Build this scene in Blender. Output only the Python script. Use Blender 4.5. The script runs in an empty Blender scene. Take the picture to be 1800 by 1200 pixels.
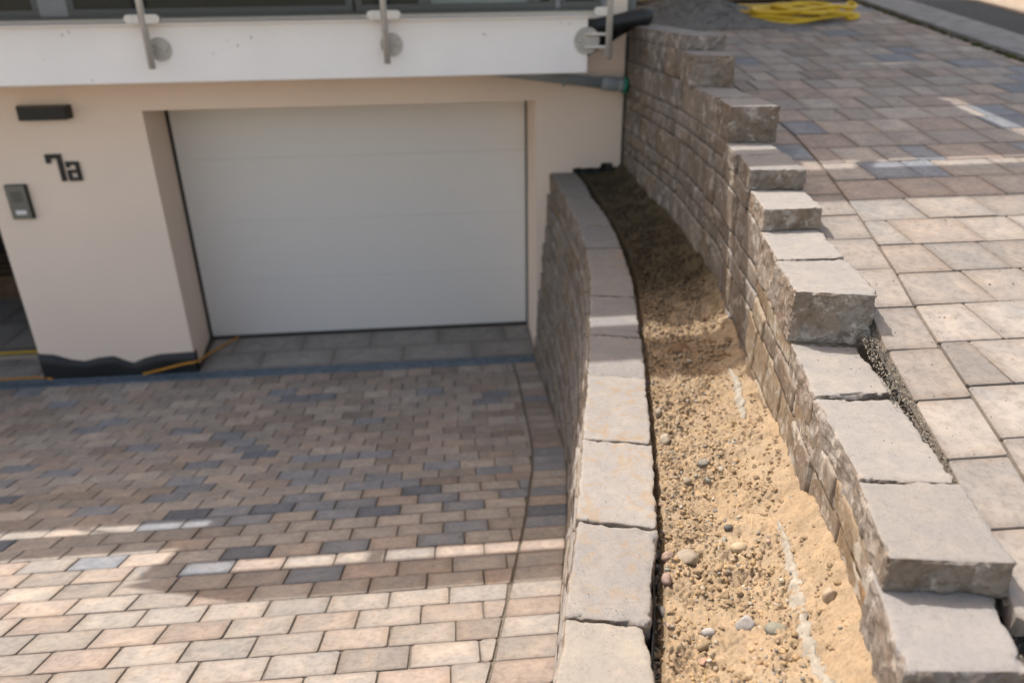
import bpy, math, random
import numpy as np
from mathutils import Vector, Matrix, noise, Euler
random.seed(7)
S = bpy.context.scene
COL = S.collection

# ---------------------------------------------------------------- camera
cam_d = bpy.data.cameras.new('camera'); cam = bpy.data.objects.new('camera', cam_d); COL.objects.link(cam)
cam_d.sensor_width = 36.0; cam_d.lens = 26.4; cam_d.clip_start = 0.05; cam_d.clip_end = 400
Rc = Matrix(((0.996139, 0.049344, -0.072608), (-0.086674, 0.421459, -0.902696), (-0.013941, 0.905504, 0.424109)))
cam.matrix_world = Matrix.Translation((2.3146, -5.9565, 2.9327)) @ Rc.to_4x4()
cam_d.dof.use_dof = True; cam_d.dof.focus_distance = 2.05; cam_d.dof.aperture_fstop = 1.7
S.camera = cam
# ---------------------------------------------------------------- sky, sun, exposure
sun_dir = Vector((-0.40, 0.50, 1.0)).normalized()
w = bpy.data.worlds.new('World'); S.world = w; w.use_nodes = True
nt = w.node_tree; bg = nt.nodes['Background']; sky = nt.nodes.new('ShaderNodeTexSky')
sky.sky_type = 'NISHITA'; sky.sun_disc = False
sky.sun_elevation = math.asin(sun_dir.z); sky.sun_rotation = math.atan2(sun_dir.x, sun_dir.y)
sky.altitude = 400; sky.dust_density = 4.0; sky.ozone_density = 1.0; sky.air_density = 1.0
wb = nt.nodes.new('ShaderNodeMix'); wb.data_type = 'RGBA'; wb.blend_type = 'MULTIPLY'; wb.inputs[0].default_value = 1; wb.inputs[7].default_value = (1.19, 1.0, .79, 1)
nt.links.new(sky.outputs[0], wb.inputs[6]); nt.links.new(wb.outputs[2], bg.inputs[0])
bg.inputs[1].default_value = 0.15
sd = bpy.data.lights.new('sun', 'SUN'); so = bpy.data.objects.new('sun', sd); COL.objects.link(so)
sd.energy = 2.2; sd.angle = math.radians(0.36); sd.color = (1.0, 0.965, 0.92)
so.rotation_euler = sun_dir.to_track_quat('Z', 'Y').to_euler(); so.location = (-4, 5, 12)
S.view_settings.view_transform = 'Standard'; S.view_settings.look = 'None'
S.view_settings.gamma = 1; S.view_settings.use_curve_mapping = False
S.view_settings.exposure = 1.2
S.cycles.max_bounces = 8; S.cycles.transparent_max_bounces = 12

# ---------------------------------------------------------------- materials
def newmat(name):
    m = bpy.data.materials.new(name); m.use_nodes = True
    t = m.node_tree; return m, t, t.nodes['Principled BSDF']
def N(t, kind, **kw):
    n = t.nodes.new(kind)
    for k, v in kw.items(): setattr(n, k, v)
    return n
def mixc(t, a, b, fac, mode='MIX'):
    n = N(t, 'ShaderNodeMix', data_type='RGBA', blend_type=mode)
    for s, v in ((n.inputs[0], fac), (n.inputs[6], a), (n.inputs[7], b)):
        if isinstance(v, bpy.types.NodeSocket): t.links.new(v, s)
        elif isinstance(v, (int, float)): s.default_value = v
        else: s.default_value = (*v, 1)
    return n.outputs[2]
def ramp(t, src, p0, p1, c0=0.0, c1=1.0):
    n = N(t, 'ShaderNodeMapRange'); n.inputs[1].default_value = p0; n.inputs[2].default_value = p1
    n.inputs[3].default_value = c0; n.inputs[4].default_value = c1
    t.links.new(src, n.inputs[0]); return n.outputs[0]
def coords(t, obj=True):
    tc = N(t, 'ShaderNodeTexCoord')
    if not obj: return N(t, 'ShaderNodeNewGeometry').outputs['Position']
    oi = N(t, 'ShaderNodeObjectInfo'); mul = N(t, 'ShaderNodeMath', operation='MULTIPLY'); mul.inputs[1].default_value = 37.0
    t.links.new(oi.outputs['Random'], mul.inputs[0])
    ad = N(t, 'ShaderNodeVectorMath', operation='ADD')
    t.links.new(tc.outputs['Object'], ad.inputs[0]); t.links.new(mul.outputs[0], ad.inputs[1])
    return ad.outputs[0]
def noi(t, vec, scale, detail=4, rough=.55, dist=0):
    n = N(t, 'ShaderNodeTexNoise'); n.inputs['Scale'].default_value = scale; n.inputs['Detail'].default_value = detail
    n.inputs['Roughness'].default_value = rough; n.inputs['Distortion'].default_value = dist
    t.links.new(vec, n.inputs['Vector']); return n.outputs['Fac']
def bump(t, p, src, strength, dist):
    b = N(t, 'ShaderNodeBump'); b.inputs['Strength'].default_value = strength; b.inputs['Distance'].default_value = dist
    t.links.new(src, b.inputs['Height'])
    if p.inputs['Normal'].is_linked: t.links.new(p.inputs['Normal'].links[0].from_socket, b.inputs['Normal'])
    t.links.new(b.outputs[0], p.inputs['Normal'])
def plain(name, c, rough=.6, metal=0.0, bs=0, bd=0.002, bst=.4, var=0.0, vs=8, obj=True):
    m, t, p = newmat(name); p.inputs['Roughness'].default_value = rough; p.inputs['Metallic'].default_value = metal
    p.inputs['Base Color'].default_value = (*c, 1)
    if var or bs: v = coords(t, obj)
    if var:
        f = noi(t, v, vs, 5)
        t.links.new(mixc(t, tuple(q*(1-var) for q in c), tuple(min(1, q*(1+var)) for q in c), ramp(t, f, .3, .7)), p.inputs['Base Color'])
    if bs: bump(t, p, noi(t, v, bs, 4), bst, bd)
    return m

def base_col(t, src):
    if src == 'obj': return N(t, 'ShaderNodeObjectInfo').outputs['Color']
    a = N(t, 'ShaderNodeVertexColor'); a.layer_name = 'Col'; return a.outputs['Color']
def paver_mat(name, src='obj'):
    m, t, p = newmat(name); p.inputs['Roughness'].default_value = .85; p.inputs['Specular IOR Level'].default_value = .25
    v = coords(t, src == 'obj'); bc = base_col(t, src)
    n1 = noi(t, v, 9, 5, .6, .6); n2 = noi(t, v, 42, 5, .7); n3 = noi(t, v, 260, 3, .6); n4 = noi(t, v, 4.2, 3, .5)
    c = mixc(t, bc, (.86, .78, .68), ramp(t, n4, .45, .85, 0, .35), 'MULTIPLY')
    c = mixc(t, c, (1.45, 1.36, 1.26), ramp(t, n1, .38, .66, 0, .75), 'MULTIPLY')
    c = mixc(t, c, (.62, .58, .56), ramp(t, n2, .46, .72, 0, .75), 'MULTIPLY')
    c = mixc(t, c, (.55, .5, .45), ramp(t, n3, .6, .74, 0, .6), 'MULTIPLY')
    if src == 'obj':
        tc2 = N(t, 'ShaderNodeTexCoord'); sp = N(t, 'ShaderNodeSeparateXYZ'); t.links.new(tc2.outputs['Generated'], sp.inputs[0]); es = []
        for k in (0, 1):
            a = N(t, 'ShaderNodeMath', operation='MULTIPLY_ADD'); a.inputs[1].default_value = 2; a.inputs[2].default_value = -1; t.links.new(sp.outputs[k], a.inputs[0])
            b = N(t, 'ShaderNodeMath', operation='ABSOLUTE'); t.links.new(a.outputs[0], b.inputs[0]); es.append(b.outputs[0])
        mx = N(t, 'ShaderNodeMath', operation='MAXIMUM'); t.links.new(es[0], mx.inputs[0]); t.links.new(es[1], mx.inputs[1])
        w2 = N(t, 'ShaderNodeMath', operation='MULTIPLY_ADD'); t.links.new(n1, w2.inputs[0]); w2.inputs[1].default_value = .7; t.links.new(mx.outputs[0], w2.inputs[2])
        c = mixc(t, c, (.70, .67, .65), ramp(t, w2.outputs[0], 1.02, 1.42, 0, .85), 'MULTIPLY')
    t.links.new(c, p.inputs['Base Color'])
    bump(t, p, n2, .5, .004); bump(t, p, n3, .45, .0015)
    return m
def stone_mat(name):
    # sawn pale upper faces, split mottled sides, iron and mortar stains
    m, t, p = newmat(name); p.inputs['Roughness'].default_value = .88; p.inputs['Specular IOR Level'].default_value = .25
    v = coords(t); bc = base_col(t, 'obj')
    tc = N(t, 'ShaderNodeTexCoord'); sx = N(t, 'ShaderNodeSeparateXYZ'); t.links.new(tc.outputs['Normal'], sx.inputs[0])
    topf = ramp(t, sx.outputs[2], .55, .9)
    n1 = noi(t, v, 7, 5, .6, .8); n2 = noi(t, v, 34, 6, .75, .1); n3 = noi(t, v, 220, 3, .6); n5 = noi(t, v, 13, 6, .72, .3)
    vo = N(t, 'ShaderNodeTexVoronoi', feature='DISTANCE_TO_EDGE'); vo.inputs['Scale'].default_value = 14
    t.links.new(v, vo.inputs['Vector'])
    side = mixc(t, bc, (1.0, .84, .68), ramp(t, n1, .35, .7, .25, 1), 'MULTIPLY')
    side = mixc(t, side, (.52, .47, .43), ramp(t, n2, .46, .66, 0, .8), 'MULTIPLY')
    nb = noi(t, v, 4, 3, .6, .5); side = mixc(t, side, (.72, .66, .60), ramp(t, nb, .45, .6, 0, .8), 'MULTIPLY')
    side = mixc(t, side, (.44, .40, .35), ramp(t, n5, .54, .62, 0, .75))
    side = mixc(t, side, (.45, .25, .08), ramp(t, n1, .68, .8, 0, .5))
    top = mixc(t, bc, (1.22, 1.18, 1.1), ramp(t, n1, .4, .75, 0, .6), 'MULTIPLY')
    top = mixc(t, top, (.74, .74, .76), ramp(t, n2, .5, .74, 0, .45), 'MULTIPLY')
    top = mixc(t, top, (.45, .42, .38), ramp(t, n3, .60, .72, 0, .7), 'MULTIPLY')
    top = mixc(t, top, (.80, .77, .74), ramp(t, noi(t, v, 75, 5, .75), .5, .66, 0, .6), 'MULTIPLY')
    n6 = noi(t, v, 11, 6, .7, 1.2); oa = N(t, 'ShaderNodeObjectInfo').outputs['Alpha']
    sm_ = N(t, 'ShaderNodeMath', operation='MULTIPLY'); t.links.new(ramp(t, n6, .52, .60, 0, .8), sm_.inputs[0])
    om = N(t, 'ShaderNodeMath', operation='SUBTRACT'); om.inputs[0].default_value = 1.0; t.links.new(oa, om.inputs[1]); t.links.new(om.outputs[0], sm_.inputs[1])
    top = mixc(t, top, (.30, .20, .10), sm_.outputs[0])
    top = mixc(t, top, (1.12, 1.10, 1.06), ramp(t, n5, .5, .62, 0, .8), 'MULTIPLY')
    t.links.new(mixc(t, side, top, topf), p.inputs['Base Color'])
    bs = N(t, 'ShaderNodeMath', operation='MULTIPLY'); t.links.new(n2, bs.inputs[0]); t.links.new(ramp(t, sx.outputs[2], .5, .95, 1, .36), bs.inputs[1])
    bump(t, p, bs.outputs[0], .8, .008); bump(t, p, n3, .4, .0012)
    return m
def vc_mat(name, rough=.95, bs=120, bd=.003, bst=.5):
    m, t, p = newmat(name); p.inputs['Roughness'].default_value = rough; p.inputs['Specular IOR Level'].default_value = .2
    v = coords(t, False); n = noi(t, v, bs, 5, .7); n2 = noi(t, v, 25, 4)
    c = mixc(t, base_col(t, 'vc'), (.62, .55, .48), ramp(t, n, .42, .7, 0, .7), 'MULTIPLY')
    c = mixc(t, c, (1.25, 1.2, 1.12), ramp(t, n2, .45, .7, 0, .6), 'MULTIPLY')
    t.links.new(c, p.inputs['Base Color']); bump(t, p, n, bst, bd)
    return m

M_pav = paver_mat('paver_concrete'); M_pavs = paver_mat('paver_concrete_joined', 'vc'); M_stone = stone_mat('wall_stone')
M_soil = vc_mat('clay_soil'); M_peb = vc_mat('pebble', .8, 90, .001, .3)
M_joint = plain('joint_sand', (.13, .11, .085), .95, bs=300, bd=.004, var=.4, vs=60, obj=False)
M_plaster = plain('pink_plaster', (.90, .74, .61), .9, bs=420, bd=.0015, bst=.35, var=.03, vs=1.2, obj=False)
M_slab = plain('slab_paint', (.90, .85, .81), .7, bs=60, bd=.001, bst=.3, var=.03, vs=3, obj=False)
M_door = plain('door_white', (.88, .85, .80), .45, bs=500, bd=.0006, bst=.3)
M_seal = plain('dark_rubber', (.015, .016, .015), .6)
M_dark = plain('dark_metal', (.012, .012, .012), .45)
M_plate = plain('dull_steel', (.42, .395, .36), .5, .3, var=.15, vs=30)
M_steel = plain('brushed_steel', (.60, .57, .53), .45, .35, var=.08, vs=30)
M_inter = plain('anodised_metal', (.20, .20, .18), .45, .6)
M_white = plain('white_plastic', (.75, .75, .74), .4)
M_membr = plain('black_membrane', (.014, .015, .015), .5, bs=30, bd=.004, bst=.6)
M_tile = paver_mat('floor_tile')
M_drain = plain('galvanised', (.21, .27, .33), .45, .5, var=.3, vs=20)
M_pipe = plain('grey_pipe', (.30, .34, .36), .28)
M_green = plain('green_cap', (.01, .22, .13), .4)
M_asph = plain('asphalt', (.034, .035, .035), .95, bs=200, bd=.006, var=.35, vs=30, obj=False)
M_conc = plain('kerb_concrete', (.20, .195, .185), .9, bs=80, bd=.005, var=.25, vs=9, obj=False)
M_hose = plain('yellow_hose', (.62, .40, .012), .45)
M_cable = plain('orange_cable', (.60, .26, .02), .5)
M_wood = plain('old_wood', (.17, .11, .06), .85, bs=40, bd=.003, var=.35, vs=12)
M_grit = vc_mat('grit', .95, 160, .004, .8)
M_moss = vc_mat('moss', .95, 90, .006, .8)
M_soilflat = plain('bare_ground', (.22, .17, .11), .95, bs=30, bd=.02, var=.3, vs=3, obj=False)
M_mortar = plain('mortar_smear', (.29, .262, .215), .95, bs=150, bd=.004, var=.32, vs=45, obj=False)
M_frame = plain('window_frame', (.12, .115, .12), .5)
M_curtain = plain('curtain', (.36, .36, .355), .9)
M_straw = plain('straw', (.55, .38, .16), .7)
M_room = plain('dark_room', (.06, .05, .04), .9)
def glass_mat(name, tint, refl=.12):
    m, t, p = newmat(name); t.nodes.remove(p); o = t.nodes['Material Output']
    tr = N(t, 'ShaderNodeBsdfTransparent'); tr.inputs[0].default_value = (*tint, 1)
    g = N(t, 'ShaderNodeBsdfGlossy'); g.inputs['Roughness'].default_value = .02
    fr = N(t, 'ShaderNodeFresnel'); fr.inputs[0].default_value = 1.5
    mx = N(t, 'ShaderNodeMixShader'); t.links.new(fr.outputs[0], mx.inputs[0]); t.links.new(tr.outputs[0], mx.inputs[1]); t.links.new(g.outputs[0], mx.inputs[2])
    t.links.new(mx.outputs[0], o.inputs[0]); return m
M_glass = glass_mat('clear_glass', (.93, .96, .95))
M_pane = plain('window_glass', (.022, .023, .026), .06)

def specks(m, scale=31, th=.765, col=(.12, .10, .08)):
    t = m.node_tree; p = t.nodes['Principled BSDF']; v = coords(t, False); n = noi(t, v, scale, 2, .4)
    src = p.inputs['Base Color'].links[0].from_socket
    t.links.new(mixc(t, src, col, ramp(t, n, th, th+.02, 0, .7)), p.inputs['Base Color'])
specks(M_slab)
# ---------------------------------------------------------------- helpers
M_ground = plain('pale_ground', (.42, .38, .32), .95, var=.15, vs=1, obj=False)
def mesh(name, V, F, mat=None, smooth=False, cols=None):
    me = bpy.data.meshes.new(name); me.from_pydata([tuple(map(float, v)) for v in V], [], [tuple(map(int, f)) for f in F])
    if mat: me.materials.append(mat)
    if smooth: me.polygons.foreach_set('use_smooth', [True]*len(me.polygons))
    if cols is not None:
        a = me.color_attributes.new('Col', 'FLOAT_COLOR', 'POINT')
        c = np.ones((len(V), 4)); c[:, :3] = np.asarray(cols); a.data.foreach_set('color', c.ravel())
    me.update(); return me
def obj(name, me, parent=None, loc=(0, 0, 0), rot=None, color=None):
    o = bpy.data.objects.new(name, me); COL.objects.link(o); o.location = loc
    if rot is not None: o.rotation_euler = rot
    if parent: o.parent = parent
    if color: o.color = (*color, 1)
    return o
def tag(o, label=None, cat=None, group=None, kind=None):
    for k, v in (('label', label), ('category', cat), ('group', group), ('kind', kind)):
        if v: o[k] = v
    return o
def empty(name, loc=(0, 0, 0), rot=None, **kw):
    o = obj(name, None, None, loc, rot); o.empty_display_size = .1; return tag(o, **kw)
class MB:
    def __init__(s): s.V = []; s.F = []; s.C = []
    def add(s, V, F, c=None):
        b = len(s.V); s.V += [tuple(v) for v in V]; s.F += [tuple(i+b for i in f) for f in F]
        if c is not None: s.C += [c]*len(V)
    def box(s, x0, x1, y0, y1, z0, z1, c=None, bev=0.0):
        if bev > 0:
            V = []; b = bev
            for z, i in ((z0, b), (z0+b, 0), (z1-b, 0), (z1, b)):
                V += [(x0+i, y0+i, z), (x1-i, y0+i, z), (x1-i, y1-i, z), (x0+i, y1-i, z)]
            F = [(3, 2, 1, 0), (12, 13, 14, 15)]
            for k in range(3):
                for j in range(4): F.append((4*k+j, 4*k+(j+1) % 4, 4*k+4+(j+1) % 4, 4*k+4+j))
            s.add(V, F, c)
        else:
            s.add([(x0, y0, z0), (x1, y0, z0), (x1, y1, z0), (x0, y1, z0), (x0, y0, z1), (x1, y0, z1), (x1, y1, z1), (x0, y1, z1)],
                  [(3, 2, 1, 0), (4, 5, 6, 7), (0, 1, 5, 4), (1, 2, 6, 5), (2, 3, 7, 6), (3, 0, 4, 7)], c)
        return s
    def tube(s, pts, r, n=10, c=None, cap=True):
        P = [Vector(p) for p in pts]; R = r if isinstance(r, (list, tuple)) else [r]*len(P); V = []; F = []
        up = Vector((0, 0, 1)); prev = None
        for i, p in enumerate(P):
            d = (P[min(i+1, len(P)-1)]-P[max(i-1, 0)]).normalized()
            if prev is None:
                a = d.cross(up);
                if a.length < .1: a = d.cross(Vector((1, 0, 0)))
                a.normalize()
            else: a = (prev-d*prev.dot(d)).normalized()
            prev = a; b = d.cross(a)
            for k in range(n):
                t = 2*math.pi*k/n; V.append(p+(a*math.cos(t)+b*math.sin(t))*R[i])
        for i in range(len(P)-1):
            for k in range(n): F.append((i*n+k, i*n+(k+1) % n, (i+1)*n+(k+1) % n, (i+1)*n+k))
        if cap: F.append(tuple(range(n-1, -1, -1))); F.append(tuple((len(P)-1)*n+k for k in range(n)))
        s.add(V, F, c); return s
    def prism(s, poly, z0, z1, c=None):
        n = len(poly); s.add([(x, y, z0) for x, y in poly]+[(x, y, z1) for x, y in poly],
            [tuple(range(n-1, -1, -1)), tuple(range(n, 2*n))]+[(i, (i+1) % n, n+(i+1) % n, n+i) for i in range(n)], c); return s
    def build(s, name, mat, parent=None, smooth=False, kind=None, **kw):
        o = obj(name, mesh(name, s.V, s.F, mat, smooth, s.C if s.C else None), parent)
        return tag(o, kind=kind, **kw)
def interp(x, xs, ys):  # xs may descend
    if xs[0] > xs[-1]: xs = xs[::-1]; ys = ys[::-1]
    return float(np.interp(x, xs, ys))
def nz(x, y, z, s=1.0): return noise.noise(Vector((x*s, y*s, z*s)))

_grid = {}
def cube_grid(nu, nv, nw):
    k = (nu, nv, nw)
    if k in _grid: return _grid[k]
    idx = {}; V = []; F = []
    def vid(i, j, l):
        q = (i, j, l)
        if q not in idx: idx[q] = len(V); V.append((2*i/nu-1, 2*j/nv-1, 2*l/nw-1))
        return idx[q]
    for i in range(nu):
        for j in range(nv):
            F.append((vid(i, j, nw), vid(i+1, j, nw), vid(i+1, j+1, nw), vid(i, j+1, nw)))
            F.append((vid(i, j, 0), vid(i, j+1, 0), vid(i+1, j+1, 0), vid(i+1, j, 0)))
    for i in range(nu):
        for l in range(nw):
            F.append((vid(i, 0, l), vid(i+1, 0, l), vid(i+1, 0, l+1), vid(i, 0, l+1)))
            F.append((vid(i, nv, l), vid(i, nv, l+1), vid(i+1, nv, l+1), vid(i+1, nv, l)))
    for j in range(nv):
        for l in range(nw):
            F.append((vid(0, j, l), vid(0, j, l+1), vid(0, j+1, l+1), vid(0, j+1, l)))
            F.append((vid(nu, j, l), vid(nu, j+1, l), vid(nu, j+1, l+1), vid(nu, j, l+1)))
    _grid[k] = (V, F); return _grid[k]
def stone(quad, z0, z1, seed, res=.02, r0=.008, side=.006, top=.0012, shrink=.0015):
    """quad: a(-u,-v) b(+u,-v) c(+u,+v) d(-u,+v) as xy; returns centre and a local mesh"""
    a, b, c, d = [Vector(q) for q in quad]; cen = (a+b+c+d)/4
    hu = ((b-a).length+(c-d).length)/4-shrink; hv = ((d-a).length+(c-b).length)/4-shrink; hw = (z1-z0)/2
    nu = max(2, round(2*hu/res)); nv = max(2, round(2*hv/res)); nw = max(2, round(2*hw/res))
    G, F = cube_grid(nu, nv, nw); V = []
    for g in G:
        # denser rings near the edges
        q = [math.copysign(abs(t)**.75, t) for t in g]
        p = Vector((q[0]*hu, q[1]*hv, q[2]*hw)); s = seed*7.3
        n1 = nz(p.x+s, p.y-s, p.z, 14); n2 = nz(p.x-s, p.y, p.z+s, 42)
        r = r0*(.42+.5*n1+3.0*max(0, n2-.12)+.8*nz(p.x, p.y-s, p.z, 95)); r = max(.0010, min(r, hw*.8, hu*.8, hv*.8))
        inn = Vector((max(-hu+r, min(hu-r, p.x)), max(-hv+r, min(hv-r, p.y)), max(-hw+r, min(hw-r, p.z))))
        dd = p-inn
        if dd.length > 1e-9: dd.normalize(); p = inn+dd*r
        amt = side*(1-abs(dd.z)**2)+top*abs(dd.z)**2
        p = p+dd*amt*(nz(p.x+s, p.y+s, p.z, 9)*.7+.9*(.5-1.8*abs(nz(p.x-s, p.y+s, p.z, 17)))+.6*nz(p.x-s, p.y+s, p.z, 36)+.55*nz(p.x, p.y+s, p.z, 80))
        u = p.x/(hu+shrink)/2+.5; v = p.y/(hv+shrink)/2+.5
        xy = a*(1-u)*(1-v)+b*u*(1-v)+c*u*v+d*(1-u)*v
        V.append((xy.x-cen.x, xy.y-cen.y, p.z))
    return (cen.x, cen.y, (z0+z1)/2), V, F

# ---------------------------------------------------------------- terrain profiles (metres)
PY = [0.2, -.15, -.3, -.8, -1.5, -2.23, -3.09, -3.6, -4.1, -4.6, -6.0, -8.0, -30]
PZ = [0, 0, .0, .055, .18, .375, .645, .81, .985, 1.15, 1.6, 1.9, 2.0]
def dz(y): return interp(y, PY, PZ)
def tz(y): return 2.56+.14*y if y < 1.6 else 2.784+.05*(y-1.6)
WRy = [.35, -.4, -1.45, -1.75, -2.5, -2.77, -3.05, -3.34, -3.52, -3.65, -3.94, -4.15, -4.27, -4.5, -4.66, -4.89, -5.04, -5.5, -6.5]
WRx = [3.70, 3.69, 3.70, 3.675, 3.61, 3.565, 3.51, 3.467, 3.417, 3.396, 3.343, 3.285, 3.263, 3.213, 3.184, 3.123, 3.063, 2.93, 2.7]
def wr(y): return interp(y, WRy, WRx)
WLy = [.12, -.31, -.73, -1.155, -1.46, -1.92, -2.36, -2.64, -3.07, -3.44, -3.89, -4.29, -4.64, -4.83, -5.3, -6.3]
WLx = [3.105, 3.127, 3.128, 3.11, 3.10, 3.069, 3.011, 2.959, 2.881, 2.803, 2.707, 2.62, 2.534, 2.477, 2.36, 2.1]
def wl(y): return interp(y, WLy, WLx)
def wlb(y, z): return wl(y)-.08*(1.6-z)

# ---------------------------------------------------------------- large ground
gb = MB()
gb.add([(-60, -60, 1.0), (60, -60, 1.0), (60, -8, 1.0), (-60, -8, 1.0)], [(0, 1, 2, 3)])
gb.add([(-60, -8, -.4), (60, -8, -.4), (60, 60, -.4), (-60, 60, -.4)], [(0, 1, 2, 3)])
tag(gb.build('ground', M_ground), kind='structure')

# driveway bed
db = MB(); V = []; F = []
ys = np.linspace(-.15, -8, 60)
for y in ys: V += [(-6, y, dz(y)-.007), (wlb(y, dz(y))+.03, y, dz(y)-.007)]
F = [(2*i+1, 2*i, 2*i+2, 2*i+3) for i in range(len(ys)-1)]
db.add(V, F); drive = tag(db.build('driveway', M_joint), kind='structure')

# pavers: shared unit meshes (38 triangles)
def paver_mesh(L, Wd, seed, H=.05, quad=None):
    rnd = random.Random(seed); c = .004+.004*rnd.random(); b = .0024
    if quad is None: q = [(-L/2, -Wd/2), (L/2, -Wd/2), (L/2, Wd/2), (-L/2, Wd/2)]
    else: q = quad
    g = .0013
    cx = sum(p[0] for p in q)/4; cy = sum(p[1] for p in q)/4
    top = []; ring = []; bot = []
    for i in range(4):
        p = Vector(q[i]); pn = Vector(q[(i+1) % 4]); pp = Vector(q[i-1]); C0 = Vector((cx, cy))
        e1 = (pp-p).normalized(); e2 = (pn-p).normalized()
        pin = p+(e1+e2)*g*(1+rnd.random())
        cc = c*(.5+rnd.random()*1.1)
        for e in (e1, e2):
            a = pin+e*cc; a += Vector((rnd.uniform(-1, 1), rnd.uniform(-1, 1)))*.0011
            ring.append(a); ti = a+(e1+e2)*b*.8; top.append(ti)
            bot.append(a)
    z = [rnd.uniform(-.0008, .0008) for _ in range(8)]
    V = [(p.x, p.y, z[i]) for i, p in enumerate(top)]+[(p.x, p.y, -b+z[i]) for i, p in enumerate(ring)]+[(p.x, p.y, -H) for p in bot]
    F = [tuple(range(8))]+[(8+i, 8+(i+1) % 8, (i+1) % 8, i) for i in range(8)]+[(16+i, 16+(i+1) % 8, 8+(i+1) % 8, 8+i) for i in range(8)]
    return V, F
CREAM = (.33, .30, .268); BEIGE = (.315, .272, .235); PINK = (.31, .262, .228); GREY = (.295, .275, .252); BLUE = (.205, .218, .238); DBLUE = (.130, .145, .168); BROWN = (.235, .205, .18); WARMG = (.275, .25, .225)
class Sc:
    def __init__(s, r, k): s.r = r; s.k = k
    def random(s): return s.r.random()
    def uniform(s, a, b): return s.r.uniform(a, b)*s.k
def pick(rnd, table):
    s = sum(w for _, w in table); t = rnd.random()*s
    for c, w in table:
        t -= w
        if t <= 0: break
    k = rnd.uniform(.88, 1.12); return tuple(v*k for v in c)
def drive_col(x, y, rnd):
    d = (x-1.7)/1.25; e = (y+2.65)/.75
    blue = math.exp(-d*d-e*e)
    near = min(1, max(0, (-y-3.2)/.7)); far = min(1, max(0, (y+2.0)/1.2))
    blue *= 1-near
    return pick(Sc(rnd, 1.07-.21*near), [(CREAM, .5+2.2*near), (BEIGE, .8+.8*near), (PINK, .55-.3*blue), (GREY, 1.0+.8*blue), (WARMG, .9+1.2*far-.2*near), (BROWN, .35+.9*far-.25*near), (BLUE, .3+3.4*blue-.29*near), (DBLUE, .02+.8*blue)])  # sun and shade offset in the colour: near rows darker, shaded rows lighter
unit_d = [mesh('paver', *paver_mesh(.21, .14, 100+i), M_pav) for i in range(14)]
unit_n = [mesh('paver', *paver_mesh(.2215, .14, 200+i), M_pav) for i in range(14)]
rows = []; y = -.155
# rows measured along the slope
while y > -5.45:
    y2 = y
    for _ in range(4): y2 = y-.1415*math.cos(math.atan2(dz(y2-.02)-dz(y+.02), abs(y-y2)+.04))
    rows.append((y, y2)); y = y2
def bx(y): return wlb(y, dz(y))-.205       # joint between field and border column
rest = MB(); todo = []; n_ind = -1
for ri, (ya, yb) in enumerate(rows):
    rnd = random.Random(ri*13+5); ym = (ya+yb)/2; zc = dz(ym); th = math.atan2(dz(yb)-dz(ya), ya-yb)
    off = (ri % 2)*.105+rnd.uniform(-.02, .02); xa = bx(ya)-.004; xb_ = bx(yb)-.004
    xx = 3.15+off
    while xx > -3.2:
        x0 = xx-(.2245 if ym < -3.45 else .213); x1 = xx; xx = x0
        if x0 > max(xa, xb_)-.03: continue
        todo.append((ya, yb, x0, x1, xa, xb_, th, zc, drive_col((x0+x1)/2, ym, rnd), rnd.random()))
for (ya, yb, x0, x1, xa, xb_, th, zc, col, rv) in sorted(todo, key=lambda t: ((t[2]-2.2)**2+(t[0]+5.3)**2)):
    ym = (ya+yb)/2; cut = x1 > min(xa, xb_)-.012
    L = (ya-yb)/math.cos(th)
    cx = (x0+x1)/2
    inview = ym < -.1 and cx > 3.3+ym*-.0-4.9+(-ym)*.05
    if cut:
        a1 = min(x1, xa)-cx; b1 = min(x1, xb_)-cx
        if a1-(x0-cx) < .025: a1 = x0-cx+.025
        if b1-(x0-cx) < .025: b1 = x0-cx+.025
        Vq, Fq = paver_mesh(0, 0, int(rv*1e6), quad=[(x0-cx, -L/2), (b1, -L/2), (a1, L/2), (x0-cx, L/2)])
    n_ind += 1
    if not inview: n_ind -= 1
    if n_ind < 262 and inview:
        me = mesh('paver', Vq, Fq, M_pav) if cut else (unit_n if ym < -3.45 else unit_d)[int(rv*997) % 14]
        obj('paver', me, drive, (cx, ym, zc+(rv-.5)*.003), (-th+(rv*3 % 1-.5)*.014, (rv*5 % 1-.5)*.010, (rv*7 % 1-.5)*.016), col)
    else:
        if not cut: Vq, Fq = paver_mesh(.2215 if ym < -3.45 else .21, .14, int(rv*14))
        R = Euler((-th, 0, (rv*7 % 1-.5)*.012)).to_matrix(); T = Vector((cx, ym, zc+(rv-.5)*.002))
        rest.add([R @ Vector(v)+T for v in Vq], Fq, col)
# border column following the wall
s = -.155; k = 0; rnd = random.Random(3)
while s > -5.3:
    e = s-.1415*math.cos(math.atan2(dz(s-.14)-dz(s), .14)); ym = (s+e)/2; th = math.atan2(dz(e)-dz(s), s-e)
    cx = bx(ym)+.1; L = (s-e)/math.cos(th)
    q = [(bx(e)+.004-cx, -L/2), (bx(e)+.2-cx, -L/2), (bx(s)+.2-cx, L/2), (bx(s)+.004-cx, L/2)]
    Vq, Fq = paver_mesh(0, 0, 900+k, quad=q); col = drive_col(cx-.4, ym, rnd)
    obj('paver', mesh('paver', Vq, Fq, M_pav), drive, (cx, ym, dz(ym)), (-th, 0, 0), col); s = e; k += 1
rest.build('paver_remainder', M_pavs, drive, kind='stuff')

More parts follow.
